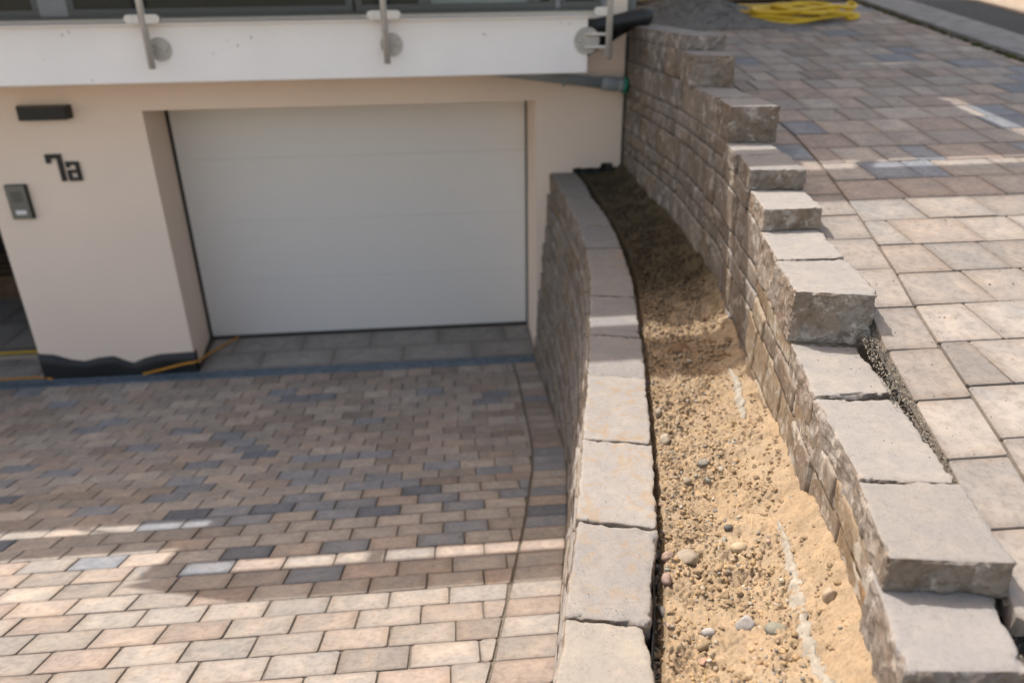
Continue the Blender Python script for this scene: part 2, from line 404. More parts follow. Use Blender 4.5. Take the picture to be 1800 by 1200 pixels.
# ---------------------------------------------------------------- upper path (ramp) beside the house
tb = MB(); V = []; ys = list(np.linspace(-4.955, 1.6, 36))+[14]
for y in ys: V += [((wr(y)+.19 if y > -3.7 else wr(y)+.235) if y < .3 else 3.79, y, tz(y)-(.008 if y > -3.6 else .014)), (6.25, y, tz(y)-.008)]
tb.add(V, [(2*i, 2*i+1, 2*i+3, 2*i+2) for i in range(len(ys)-1)])
path = tag(tb.build('upper_path', M_joint), kind='structure')
TBy = [1.7, -.98, -1.26, -1.8, -2.22, -2.71, -2.96, -3.24, -3.44, -3.66, -3.9, -4.14, -4.36, -4.57, -5.2, -6.2]
TBx = [4.075, 4.071, 4.075, 4.07, 4.06, 4.00, 3.953, 3.904, 3.859, 3.813, 3.749, 3.697, 3.652, 3.605, 3.45, 3.2]
def tbx(y): return interp(y, TBy, TBx)
def tcol(x, y, rnd):
    near = min(1, max(0, (-y-2.9)/.5)); far = min(1, max(0, (y+2.6)/1.0))
    return pick(Sc(rnd, .93-.08*near), [(CREAM, 1.0+1.2*near), (BEIGE, .6+1.6*near), (PINK, .35), (GREY, .8), (WARMG, .9), (BLUE, .04+.9*(1-near)*(1-.5*far)), (BROWN, .06+.25*far)])
restt = MB(); cand = []
slope = math.atan(.14)
def tpav(quad, seed, col):
    cx = sum(q[0] for q in quad)/4; cy = sum(q[1] for q in quad)/4
    cand.append((quad, cx, cy, seed, col))
# border column beside the wall: right edge tbx, left edge wall + .215
ROW = .2105*math.cos(slope)
yb0 = [-3.645-ROW*k for k in range(9)]
y = 1.7; rnd = random.Random(11); k = 0
edges = [-3.405+i*ROW+.0 for i in range(26)]; edges = edges[::-1]
near_edges = [-3.405, -3.64, -3.89, -4.12, -4.35, -4.57, -4.785, -5.0, -5.22, -5.45]
bl = edges+near_edges[1:]
for i in range(len(bl)-1):
    s_, e_ = bl[i], bl[i+1]
    if s_ > 1.75: continue
    gap = .004 if s_ > -3.8 else .022
    lft = lambda yy: (wr(yy)+.225+gap if yy < -.1 else 3.93)
    if -3.3 < s_ < .5 and (i % 3 == 1): pass
    tpav([(lft(e_), e_), (tbx(e_)-.003, e_+.0), (tbx(s_)-.003, s_), (lft(s_), s_)], 3000+i, tcol(3.9, s_, rnd))
# field rows
yr0 = -3.05
for j in range(-11, 23):
    s_ = yr0+ROW*j; e_ = s_-ROW; rnd = random.Random(500+j)
    if s_ > 1.7: continue
    x = tbx((s_+e_)/2)+.003; first = True
    while x < 6.24:
        L = rnd.choice([.14, .21, .21, .28, .28]); 
        if first: L = rnd.choice([.1, .17, .24])+.01
        x1 = min(x+L, 6.24)
        if 6.24-x1 < .06: x1 = 6.24
        la, lb = (tbx(e_)+.003, tbx(s_)+.003) if first else (x, x)
        tpav([(la, e_), (x1, e_), (x1, s_), (lb, s_)], 4000+j*31+int(x*100), tcol((x+x1)/2, s_, rnd)); x = x1; first = False
cand.sort(key=lambda c: (c[1]-2.6)**2*.35+(c[2]+5.6)**2)
cnt = 0
for quad, cx, cy, seed, col in cand:
    q = [(a-cx, (b-cy)/math.cos(slope)) for a, b in quad]
    Vq, Fq = paver_mesh(0, 0, seed, quad=q); z = tz(cy)+random.Random(seed).uniform(-.0015, .0015)
    inv = cx < 4.35+(cy+5)*.62
    if cy < -4.93: continue
    if cnt < 290 and inv and cy > -5.2:
        r_ = random.Random(seed+9); obj('paver', mesh('paver', Vq, Fq, M_pav), path, (cx, cy, z), (slope+r_.uniform(-.006, .006), r_.uniform(-.006, .006), r_.uniform(-.004, .004)), col); cnt += 1
    else:
        R = Euler((slope, 0, 0)).to_matrix(); T = Vector((cx, cy, z)); restt.add([R @ Vector(v)+T for v in Vq], Fq, col)
restt.build('paver_remainder', M_pavs, path, kind='stuff')

# kerb strip, road, ground beyond
kb = MB(); rb = MB(); lb_ = MB()
ys = list(np.linspace(-9, 14, 47))
def tzz(y): return tz(y)
for (mb, xa, xb, dz0) in ((kb, 6.25, 6.68, .035), (rb, 6.68, 7.40, .0), (lb_, 7.40, 40, .01)):
    V = []
    for y in ys: V += [(xa, y, tzz(y)-.2), (xa, y, tzz(y)+dz0), (xb, y, tzz(y)+dz0)]
    mb.add(V, [(3*i, 3*i+1, 3*i+4, 3*i+3) for i in range(len(ys)-1)]+[(3*i+1, 3*i+2, 3*i+5, 3*i+4) for i in range(len(ys)-1)])
tag(kb.build('kerb', M_conc), kind='structure'); tag(rb.build('road', M_asph), kind='structure'); tag(lb_.build('verge', plain('sandy_verge', (.36, .28, .20), .95, bs=60, bd=.01, var=.2, vs=12, obj=False)), kind='structure')
gb2 = MB(); V = []
for y in (1.7, 3, 6, 14): V += [(3.76, y, tz(y)+.012), (6.24, y, tz(y)+.012)]
gb2.add(V, [(0, 1, 3, 2), (2, 3, 5, 4), (4, 5, 7, 6)]); tag(gb2.build('bare_ground', M_soilflat), kind='structure')

# ---------------------------------------------------------------- retaining wall beside the upper path
u = .0825; L1 = 1.94
rwall = empty('retaining_wall', (3.6, -2.5, 1.3), label='tall stepped retaining wall of rough stones between soil strip and upper paving', cat='stone wall')
lwall = empty('garden_wall', (2.95, -2.4, 0), label='low curved stone wall with smooth flat top beside the driveway', cat='stone wall')
SG = (.240, .225, .210); SW = (.275, .257, .238); SB = (.225, .215, .208); ST = (.235, .208, .178); MUD = (.27, .227, .172)
def put_stone(parent, quad, z0, z1, seed, col, **kw):
    loc, V, F = stone(quad, z0, z1, seed, **kw)
    me = mesh('stone', V, F, M_stone, smooth=True)
    for p_ in me.polygons:
        if kw.get('side', 0) > .0065 and abs(p_.normal.z) < .75: p_.use_smooth = False
    o = obj('stone', me, parent, loc, None, col)
    o.matrix_parent_inverse = Matrix.Translation(parent.location).inverted(); return o
def wquad(ya, yb, x_of, wid, push=0):
    # quad for a stone between ya (far) and yb (near), left face on x_of
    t = Vector((x_of(yb)-x_of(ya), yb-ya)).normalized(); n = Vector((-t.y, t.x)); n = n if n.x > 0 else -n
    A = Vector((x_of(ya), ya))-n*push; B = Vector((x_of(yb), yb))-n*push
    return [tuple(B), tuple(B+n*wid), tuple(A+n*wid), tuple(A)]
# exposed top stones measured one by one: (z top, height, quad near-left, near-right, far-right, far-left)
tops = [
 (L1-u, .165, [(3.055, -5.085), (3.27, -5.11), (3.335, -4.86), (3.125, -4.84)], SB),
 (L1, u, [(3.112, -4.900), (3.345, -4.938), (3.398, -4.690), (3.180, -4.655)], SG),
 (L1, .165, [(3.190, -4.648), (3.390, -4.688), (3.465, -4.320), (3.250, -4.288)], SG),
 (L1, .165, [(3.255, -4.280), (3.478, -4.284), (3.515, -4.000), (3.330, -3.960)], SW),
 (L1+2*u, .165, [(3.325, -3.945), (3.558, -4.005), (3.622, -3.680), (3.380, -3.672)], SW),
 (L1+2*u, .165, [(3.392, -3.660), (3.625, -3.662), (3.685, -3.352), (3.455, -3.345)], SW),
 (L1+3*u, u, [(3.462, -3.345), (3.685, -3.347), (3.735, -3.060), (3.520, -3.050)], SW),
 (L1+4*u, u, [(3.508, -3.055), (3.728, -3.085), (3.785, -2.765), (3.572, -2.762)], SG),
 (L1+4*u, u, [(3.560, -2.755), (3.775, -2.765), (3.815, -2.480), (3.610, -2.480)], SW),
 (L1+6*u, .165, [(3.610, -2.495), (3.835, -2.530), (3.858, -2.215), (3.650, -2.205)], SG),
 (L1+6*u, .165, [(3.652, -2.200), (3.845, -2.195), (3.880, -1.780), (3.672, -1.770)], SG),
 (L1+8*u, .165, [(3.650, -1.720), (3.862, -1.845), (3.91, -1.480), (3.69, -1.430)], SG),
 (L1+9*u, u, [(3.705, -1.445), (3.915, -1.510), (3.915, -1.200), (3.700, -1.180)], SB),
 (L1+9*u, u, [(3.700, -1.170), (3.915, -1.190), (3.910, -.905), (3.695, -.900)], SG),
 (L1+9*u, u, [(3.695, -.892), (3.910, -.897), (3.905, -.665), (3.692, -.660)], SG),
 (L1+9*u, u, [(3.692, -.652), (3.905, -.657), (3.905, -.335), (3.690, -.330)], SB),
 (L1+9*u, u, [(3.690, -.322), (3.905, -.327), (3.905, -.045), (3.690, -.040)], SG),
]
for i, (zt, h, q, c) in enumerate(tops):
    near = q[0][1] < -2.9
    rnd = random.Random(i); kk = rnd.uniform(.93, 1.07)
    put_stone(rwall, q, zt-h, zt, 40+i, tuple(v*kk for v in c), res=.0095 if near else .018, r0=.009 if h < .1 else .012, side=.0072, top=.0016)
# hidden-side and face courses: (z0, z1, near end y)
courses = [(L1+8*u, L1+9*u, None), (L1+6*u, L1+8*u, -1.43), (L1+4*u, L1+6*u, -1.77), (L1+3*u, L1+4*u, -2.48), (L1+2*u, L1+3*u, -3.05),
           (L1, L1+2*u, -3.345), (L1-u, L1, -3.96), (L1-2*u, L1-u, -4.84), (L1-4*u, L1-2*u, -5.6), (L1-5*u, L1-4*u, -5.6), (L1-7*u, L1-5*u, -5.6)]
fix = {L1-u: 2}
for ci, (z0, z1, yn) in enumerate(courses):
    if yn is None: continue
    rnd = random.Random(70+ci); y = .28-rnd.random()*.1; 
    while y > yn+.01:
        L = rnd.uniform(.17, .33); e = y-L
        if e < yn+.12: e = yn
        q = wquad(y-.003, e+.003, wr, .205, rnd.uniform(-.005, .006))
        near = e < -2.7
        put_stone(rwall, q, z0+.0008, z1-.0008, 300+ci*40+int(abs(y)*10), (pick(rnd, [(SG, 1), (ST, .7), (SB, .9), (SW, .25)]) if y > -3.2 or z0 > 1.86 else pick(rnd, [(MUD, 1.4), (ST, 1)])), res=.02 if near else .028, r0=.0075, side=.0045, top=.001)
        y = e
# mixed-height step: second half course below single-height copings
for (ya, yb, z0, z1) in ((-4.655, -4.90, L1-2*u, L1-u),):
    put_stone(rwall, wquad(ya, yb, wr, .21), z0, z1-.001, 777, SG, res=.02, r0=.009, side=.008)
# lower blocks nearest the camera
put_stone(rwall, [(2.93, -5.42), (3.15, -5.47), (3.26, -5.12), (3.05, -5.09)], L1-3*u, L1-u-.03, 778, SG, res=.02, r0=.012, side=.01)

# ---------------------------------------------------------------- curved garden wall
JL = [(3.112, .117, 3.321, .106), (3.127, -.308, 3.336, -.40), (3.128, -.73, 3.318, -.79), (3.11, -1.155, 3.322, -1.156), (3.105, -1.461, 3.307, -1.501),
      (3.069, -1.916, 3.275, -1.932), (3.011, -2.363, 3.22, -2.389), (2.959, -2.644, 3.169, -2.685), (2.881, -3.073, 3.088, -3.138), (2.803, -3.444, 3.015, -3.5),
      (2.707, -3.894, 2.926, -3.948), (2.62, -4.293, 2.831, -4.359), (2.534, -4.645, 2.733, -4.69), (2.46, -4.93, 2.68, -4.96), (2.37, -5.25, 2.59, -5.3)]
lcol = [SG, SG, SG, SG, SB, SG, SG, SB, SB, SW, SW, SG, (.28, .255, .222), SB, SG]
for i in range(len(JL)-1):
    a, b = JL[i], JL[i+1]; g = .0025
    dr = .0 if i != 11 else 0
    q = [(b[0], b[1]+g), (b[2]-.004*(i % 2), b[3]+g), (a[2], a[3]-g), (a[0], a[1]-g)]
    if i == 12: q = [(b[0], b[1]), (b[2]+.012, b[3]), (a[2]-.02, a[3]-.004), (a[0], a[1]-.003)]
    near = i >= 6
    put_stone(lwall, q, 1.6-.165, 1.6-(0.006 if i == 12 else 0)-(.003*(i % 3)), 900+i, lcol[i], res=.0095 if near else .020, r0=.008 if i != 11 else .014, side=.0065, top=.0012 if i != 11 else .003)
    o_ = lwall.children[-1]; st_ = {9: .35, 10: .45, 11: .6, 5: .6}.get(i, 1.0); o_.color = (*o_.color[:3], st_)
z = 1.6-.165; ci = 0
for h in (.0825, .165, .165, .0825, .165, .165, .0825, .165, .165, .165, .165):
    z1 = z; z0 = z-h; rnd = random.Random(200+ci)
    # only where the course stands above the driveway
    y = .02-rnd.random()*.08
    while y > -5.25:
        L = rnd.uniform(.16, .30); e = max(y-L, -5.3)
        if dz(e)-.06 < z1:
            zz = (z0+z1)/2
            q = wquad(y-.002, e+.002, lambda yy: wlb(yy, zz), .2, rnd.uniform(-.004, .005))
            put_stone(lwall, q, z0+.001, z1-.001, 1300+ci*50+int(abs(y)*10), pick(rnd, [(SG, 1), (ST, 1.2), (SB, .8)]), res=.028, r0=.0075, side=.005, top=.001)
        y = e
    z = z0; ci += 1

# ---------------------------------------------------------------- soil strip
SFy = [.2, -1.2, -1.94, -2.7, -3.1, -3.3, -3.5, -3.8, -4.2, -4.5, -4.9, -5.6]; SFz = [1.64, 1.6, 1.6, 1.6, 1.565, 1.54, 1.55, 1.585, 1.645, 1.67, 1.705, 1.72]
SLy = [.2, -1.0, -2.0, -2.8, -3.3, -3.8, -4.3, -4.8, -5.6]; SLz = [1.60, 1.575, 1.56, 1.555, 1.535, 1.55, 1.552, 1.55, 1.55]
def soil_h(x, y, fine=True):
    xl = wl(y)+.235; xr = wr(y)
    t = min(1, max(0, (x-xl)/max(.05, xr-xl)))
    b = interp(y, SLy, SLz)*(1-t**1.8)+interp(y, SFy, SFz)*t**1.8
    b -= .018*math.sin(math.pi*t)
    if t > .78: b += (t-.78)/.22*(.022+.05*max(-.3, nz(3, y, 0, 6))+.02*nz(9, y, 2, 21))
    if xl+.018 > x: b -= min(.12, (xl+.018-x)*3.2)
    h = .018*nz(x, y, 3, 7)+.011*nz(x, y, 7, 19)
    sm = .35+.65*min(1, max(0, (.95-t)/.22))
    if fine:
        mk = min(1.25, max(.38, .72+1.5*nz(x, y, 12, 7)+.5*nz(x, y, 2, 17)))*(1.25 if y > -3.3 else 1); sm *= mk
        c1 = nz(x, y, 1, 45); c2 = nz(x, y, 5, 95); c3 = nz(x, y, 9, 190)
        c4 = nz(x, y, 4, 26)
        h += (.013*c4+.010*abs(c1)+.009*c2+.006*c3-.010*max(0, min(1, (-c2-.25)*6)))*sm+.0015*c3
    bl_ = math.exp(-(((x-3.24)/.10)**2+((y+3.21)/.07)**2)); h += .02*bl_
    return b+h
V = []; C = []; nx = 110; ysn = np.concatenate([np.linspace(.02, -2.5, 300), np.linspace(-2.504, -5.5, 640)])
for y in ysn:
    xl = wl(y)+.19; xr = wr(y)+.03
    for i in range(nx+1):
        x = xl+(xr-xl)*i/nx; V.append((x, y, soil_h(x, y)))
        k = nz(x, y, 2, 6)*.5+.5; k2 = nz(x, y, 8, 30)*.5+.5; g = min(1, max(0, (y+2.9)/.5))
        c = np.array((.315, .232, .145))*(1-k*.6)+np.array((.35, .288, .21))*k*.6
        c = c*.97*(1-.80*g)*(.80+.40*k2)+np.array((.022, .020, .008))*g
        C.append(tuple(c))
F = []
for j in range(len(ysn)-1):
    for i in range(nx): a = j*(nx+1)+i; F.append((a+1, a, a+nx+1, a+nx+2))
soil = tag(obj('soil', mesh('soil', V, F, M_soil, True, C)), kind='structure')

# pebbles
ico = [(0, 0, 1), (.894, 0, .447), (.276, .851, .447), (-.724, .526, .447), (-.724, -.526, .447), (.276, -.851, .447),
       (.724, .526, -.447), (-.276, .851, -.447), (-.894, 0, -.447), (-.276, -.851, -.447), (.724, -.526, -.447), (0, 0, -1)]
icoF = [(0, 1, 2), (0, 2, 3), (0, 3, 4), (0, 4, 5), (0, 5, 1), (1, 6, 2), (2, 7, 3), (3, 8, 4), (4, 9, 5), (5, 10, 1), (6, 7, 2), (7, 8, 3), (8, 9, 4), (9, 10, 5), (10, 6, 1), (11, 7, 6), (11, 8, 7), (11, 9, 8), (11, 10, 9), (11, 6, 10)]
def peb(rnd, s, flat=.65):
    e = Euler((rnd.uniform(-.5, .5), rnd.uniform(-.5, .5), rnd.random()*6.28)).to_matrix()
    sx, sy, sz = s*rnd.uniform(.7, 1.2), s*rnd.uniform(.6, 1), s*flat*rnd.uniform(.6, 1)
    return [e @ Vector((v[0]*sx*rnd.uniform(.82, 1.12), v[1]*sy*rnd.uniform(.82, 1.12), v[2]*sz*rnd.uniform(.85, 1.1))) for v in ico]
PCOL = [(.42, .30, .175), (.40, .285, .16), (.38, .31, .22), (.44, .38, .29), (.31, .29, .26), (.20, .19, .18), (.46, .42, .36), (.40, .29, .23), (.28, .28, .25)]
pm = MB(); rnd = random.Random(21)
for i in range(26000):
    y = -rnd.uniform(0, 5.2) if i % 3 == 0 else -rnd.uniform(2.4, 5.2); xl = wl(y)+.235; xr = wr(y)-.01
    t = rnd.random()**1.15; x = xl+(xr-xl)*t
    mk = .72+1.5*nz(x, y, 12, 7)
    if rnd.random() > mk+.15: continue
    s = .0012+.0030*rnd.random()**2.5+(.0085*rnd.random()**1.5 if rnd.random() < .12 else 0)+(.007*rnd.random() if rnd.random() < .02 else 0)
    if t > .75: s *= .55
    z = soil_h(x, y)
    c = PCOL[rnd.choice([0, 0, 0, 0, 0, 1, 1, 1, 1, 2, 2, 2, 3, 4, 5, 6, 7, 8]) if s > .003 else rnd.choice([0, 1, 1, 2])]
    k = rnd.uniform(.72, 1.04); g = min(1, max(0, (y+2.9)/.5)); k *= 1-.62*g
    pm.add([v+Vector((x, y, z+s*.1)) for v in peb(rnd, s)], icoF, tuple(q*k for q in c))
tag(pm.build('pebbles', M_peb, None, True), kind='stuff')
# clods of clay
km = MB()
for i in range(9000):
    y = -rnd.uniform(.3, 5.2); xl = wl(y)+.26; xr = wr(y)-.01; t = rnd.random(); x = xl+(xr-xl)*t
    if nz(x, y, 6, 9)+.35*nz(x, y, 1, 30) < (-.03 if y < -3.3 else -.15)+.2*t: continue
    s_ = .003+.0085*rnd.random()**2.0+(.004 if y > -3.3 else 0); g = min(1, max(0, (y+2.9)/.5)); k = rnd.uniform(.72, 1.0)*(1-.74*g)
    V_ = peb(rnd, s_, .8); V_ = [v*(1+.35*nz(v.x*300+i, v.y*300, v.z*300)) for v in V_]
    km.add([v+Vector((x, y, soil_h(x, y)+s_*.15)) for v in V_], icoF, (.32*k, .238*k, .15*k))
tag(km.build('clods', M_soil), kind='stuff')
# drainage gap stones behind the garden wall
gm = MB()
for i in range(900):
    y = -rnd.uniform(.2, 5.2); x = wl(y)+.222+rnd.random()*.022; s = rnd.uniform(.004, .011)
    gm.add([v+Vector((x, y, 1.50+rnd.random()*.012)) for v in peb(rnd, s, .8)], icoF, tuple(q*.8 for q in PCOL[rnd.choice([0, 2, 4, 5, 7, 8])]))
tag(gm.build('gap_gravel', M_peb, None, True), kind='stuff')

def fine_stone(name, x, y, size, col, seed, label, flat=.6, rot=0, ang=0.0, lift=.15, ell=(1, .8)):
    import bmesh
    bm = bmesh.new(); bmesh.ops.create_icosphere(bm, subdivisions=3, radius=1)
    for v in bm.verts:
        p = v.co.copy()
        if ang > 0:  # squash towards a few planes for an angular outline
            for k in range(7):
                n = Vector((nz(seed, k, 0, 3.7), nz(k, seed, 5, 3.7), nz(5, k, seed, 3.7))).normalized(); d = p.dot(n); lim = 1-.42*ang
                if d > lim: p -= n*(d-lim)
        p *= 1+.10*nz(p.x+seed, p.y, p.z, 1.6)+.03*nz(p.x+seed, p.y, p.z, 5)
        v.co = Vector((p.x*ell[0], p.y*ell[1], p.z*flat))*size/2
    me = bpy.data.meshes.new(name); bm.to_mesh(me); bm.free(); me.materials.append(M_bigpeb)
    me.polygons.foreach_set('use_smooth', [True]*len(me.polygons))
    o = obj(name, me, None, (x, y, soil_h(x, y, False)+size*lift*flat), (0, 0, rot), tuple(q*.63 for q in col))
    return tag(o, label, 'stone', 'loose stones lying on the soil strip')
M_bigpeb = paver_mat('loose_stone')
B = [
 (2.904, -4.429, .078, (.46, .40, .31), 'largest loose stone, pale and flat, on soil near the curved wall', .45, .3, .8, (1, .88)),
 (3.042, -4.42, .048, (.60, .50, .34), 'cream oval pebble in mid soil, right of the largest pale stone', .6, .1, 0, (1, .7)),
 (3.04, -4.342, .026, (.17, .16, .15), 'small dark grey round pebble in middle of the sunlit soil', .8, 0, 0, (1, .8)),
 (3.008, -4.737, .054, (.30, .30, .25), 'smooth sage green pebble half sunk beside the pale mortar streak', .5, -.2, .1, (1, .72)),
 (2.959, -4.688, .052, (.56, .53, .50), 'angular white and grey stone left of the sage green pebble', .8, .2, .7, (1, .8)),
 (2.868, -4.692, .036, (.50, .49, .48), 'speckled white oval pebble lying on soil near bottom edge', .6, 0, 0, (1, .6)),
 (2.850, -4.720, .044, (.40, .31, .19), 'long tan stone directly below the speckled white pebble', .5, .35, .2, (1.1, .5)),
 (2.838, -4.758, .030, (.55, .36, .26), 'small pink angular chip of stone near the bottom edge', .5, .8, .9, (1, .8)),
 (2.846, -4.425, .038, (.46, .35, .29), 'rough pinkish stone wedged behind the curved wall beside largest pale stone', .9, .4, .3, (1, .8)),
 (2.818, -4.512, .038, (.43, .32, .28), 'long rough pinkish stone against the back of the curved wall', .8, 1.4, .3, (1.1, .7)),
 (2.792, -4.584, .044, (.20, .19, .17), 'thin dark grey stone lying in the shaded gap behind curved wall', .5, 1.8, .3, (1.1, .45)),
 (3.128, -4.724, .038, (.50, .41, .31), 'beige upright chip standing in soil right of the mortar streak', 1.3, .9, .5, (.8, .9)),
 (3.245, -3.182, .088, (.25, .17, .10), 'big brown clod in the shadow across the soil strip', .7, .2, .3, (1.1, .9)),
 (3.254, -3.272, .036, (.50, .47, .42), 'small white pebble below the big brown clod', .6, .1, .1, (1.1, .6)),
 (3.021, -3.674, .046, (.50, .44, .35), 'long pale stone set on edge behind curved wall, farther one', .7, 1.2, .4, (1.1, .6)),
 (2.996, -3.855, .050, (.53, .48, .40), 'pale angular stone behind curved wall nearest the stained coping', .7, .9, .7, (1.1, .75)),
 (2.998, -4.092, .031, (.44, .38, .29), 'round beige pebble in sunlit soil beside the grey coping stone', .8, 0, 0, (1, .95)),
 (3.085, -4.001, .046, (.33, .32, .29), 'flat grey green pebble in sunlit soil above the round beige pebble', .45, .1, .2, (1.1, .7)),
]
for i, (x, y, s_, c, lab, fl, ro, an, el) in enumerate(B): fine_stone('loose_stone', x, y, s_, c, i*1.7+3, lab, fl, ro, an, .15, el)

# dry straw
sm = MB()
for i in range(46):
    y = -rnd.uniform(3.5, 5.0); x = wl(y)+.26+rnd.random()*(wr(y)-wl(y)-.33); a = rnd.random()*6.28; L = rnd.uniform(.02, .06) if i else .08
    if i == 0: x, y, a = 2.89, -4.55, .9
    z = soil_h(x, y)+.006; d = Vector((math.cos(a), math.sin(a), rnd.uniform(-.05, .2)))*L/2
    sm.tube([Vector((x, y, z))-d, Vector((x, y, z+.003)), Vector((x, y, z))+d], .0006, 4)
tag(sm.build('straw', M_straw), kind='stuff')

# crumbs of earth and grit lying on the copings and the path
cm = MB(); rc = random.Random(77)
for (x0, x1, y0, y1, n, zf) in ((0, .18, -4.9, -3.3, 90, 'cap'), (.26, 1.3, -4.7, -2.9, 230, 'path'), (.03, .2, -4.27, -4.0, 26, 't3'), (.03, .2, -4.62, -4.3, 14, 't3')):
    for i in range(n):
        y = rc.uniform(y0, y1); t = rc.random()**1.6
        if zf == 'cap': x = wl(y)+.02+x1*rc.random(); z = 1.601
        elif zf == 'path': x = wr(y)+x0+(x1-x0)*t; z = tz(y)+.002
        else: x = wr(y)+x0+(x1-x0)*rc.random(); z = L1+.001
        s_ = rc.uniform(.0008, .0022)*(1.8 if rc.random() < .06 else 1)
        cm.add([v+Vector((x, y, z)) for v in peb(rc, s_, .8)], icoF, rc.choice([(.10, .085, .07), (.16, .13, .10), (.30, .22, .13), (.08, .08, .08)]))
tag(cm.build('crumbs', M_peb, None, True), kind='stuff')
# mortar streaks on the soil at the wall foot
def streak(pts, name, label):
    V = []; F = []; n = 40
    for i in range(n+1):
        t = i/n; y = interp(t, [0, 1], [pts[0][1], pts[-1][1]]); xc = interp(y, [p[1] for p in pts][::-1], [p[0] for p in pts][::-1]) if pts[0][1] > pts[-1][1] else 0
        wd = interp(y, [p[1] for p in pts][::-1], [p[2] for p in pts][::-1])*(.8+.9*nz(0, y, 3, 40)); xc += .006*nz(3, y, 1, 35)
        for k in range(9):
            s_ = k/8*2-1; x = xc+s_*wd; h = .45*soil_h(x, y)+.55*soil_h(x, y, False)+.012*(1-s_*s_)-.004+.005*nz(x, y, 4, 60)+.003*nz(x, y, 4, 160); V.append((x, y, h))
    for i in range(n):
        for k in range(8): a = i*9+k; F.append((a+1, a, a+9, a+10))
    tag(obj(name, mesh(name, V, F, M_mortar, True)), label, 'mortar')
streak([(3.150, -4.40, .004), (3.145, -4.46, .014), (3.105, -4.60, .02), (3.055, -4.77, .022), (3.03, -4.9, .014), (3.0, -5.05, .01)], 'mortar_streak', 'long whitish mortar streak on soil near the foot of the stepped wall')
streak([(3.405, -3.33, .008), (3.385, -3.45, .018), (3.335, -3.63, .02), (3.30, -3.78, .01)], 'mortar_streak', 'short grey white mortar streak at the wall foot by the shadow edge')

# dimpled membrane behind the curved wall
V = []; F = []; mb = MB(); ys = np.linspace(.0, -5.2, 105)
for y in ys: 
    x = wl(y)+.216
    V += [(x, y, 1.25), (x, y, 1.565+.006*nz(0, y, 0, 9)), (x+.003, y, 1.565+.006*nz(0, y, 0, 9)), (x+.003, y, 1.25)]
mb.add(V, [(4*i+k, 4*i+k+1, 4*i+5+k, 4*i+4+k) for i in range(len(ys)-1) for k in range(3)])
for i in range(330):
    y = -2.2-i*.0092; x = wl(y)+.219
    for row, zz in ((0, 1.553), (1, 1.535), (2, 1.517)):
        mb.add([(v[0]*.0035+x+.0015, v[1]*.0030+y+.0045*(row % 2), v[2]*.0032+zz) for v in ico], icoF)
M_dim = plain('dimple_sheet', (.012, .013, .014), .22)
tag(mb.build('drainage_membrane', M_dim, None, True), 'black dimpled drainage sheet standing behind the curved garden wall', 'membrane')

# grit joint between coping stones and path, and dark grit hole near camera
jm = MB(); rj = random.Random(9)
V = []
for i in range(6500):
    y = -rj.uniform(3.6, 5.35)
    lo = wr(y)+.19; hi = wr(y)+.275 if y > -4.75 else wr(y)+.32+(-4.75-y)*.3
    x = rj.uniform(lo, hi); s = rj.uniform(.0012, .0028)
    z = tz(y)-.009+.004*nz(x, y, 0, 20)-(.05*min(1, (-4.78-y)/.1) if y < -4.78 else 0)
    c = rj.choice([(.16, .15, .14), (.30, .26, .20), (.10, .10, .10), (.40, .36, .29), (.22, .19, .15)])
    jm.add([v+Vector((x, y, z)) for v in peb(rj, s, .9)], icoF, c)
tag(jm.build('joint_grit', M_grit), kind='stuff')
# earth at the bottom right, where the paving stops
V = []; C = []; F = []
exs = list(np.linspace(3.1, 4.1, 90))+list(np.linspace(4.15, 6.25, 24)); eys = list(np.linspace(-4.90, -5.7, 80))+list(np.linspace(-5.75, -8, 24))
for y in eys:
    for x in exs:
        z = min(1.80, tz(y)-.045)-(.03 if x < wr(y)+.3 else 0)+.03*min(1, max(0, (x-wr(y)-.3)/.15))+.014*nz(x, y, 1, 18)+.010*nz(x, y, 3, 50)+.005*nz(x, y, 5, 140)
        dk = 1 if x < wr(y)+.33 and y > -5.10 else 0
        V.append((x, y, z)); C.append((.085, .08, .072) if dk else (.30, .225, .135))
for j in range(len(eys)-1):
    for i in range(len(exs)-1): a = j*len(exs)+i; F.append((a+1, a, a+len(exs), a+len(exs)+1))
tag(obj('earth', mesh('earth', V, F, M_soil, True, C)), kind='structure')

# ---------------------------------------------------------------- house
H = empty('house', (1.2, .3, 0), label='pale pink rendered house with garage and balcony at the end of the driveway', cat='house')
def hp(mb, name, mat, parent=H, smooth=False, **kw):
    o = mb.build(name, mat, parent, smooth, **kw)
    if parent and parent.type == 'EMPTY': o.matrix_parent_inverse = Matrix.Translation(parent.location).inverted()
    return o
XR = 3.685
wm = MB()
wm.prism([(-1.17, 0), (.078, 0), (.0, .70), (-1.17, .70)], -.4, 2.16)                     # pier
wm.box(3.006, XR, 0, .70, -.4, 2.16)                        # right jamb
wm.box(-6, XR, 0, .70, 2.16, 2.78)                          # lintel band
wm.box(-6, -3.6, 0, .70, -.4, 2.16)
wm.box(3.575, XR, .002, .30, 2.78, 6.0)                     # white corner upstairs
wm.box(-6, XR, .30, .5, 4.95, 6.0); wm.box(-6, 3.575, .0, .30, 4.95, 6.0)
wm.box(3.385, XR, .70, 9, -.4, 6.0)                         # right flank
hp(wm, 'wall', M_plaster)
up_ = MB(); up_.box(-6, 3.385, .71, .9, 2.5, 6.0); up_.box(-6, 3.38, .9, 6, 2.5, 2.56); hp(up_, 'inner_wall', M_room)
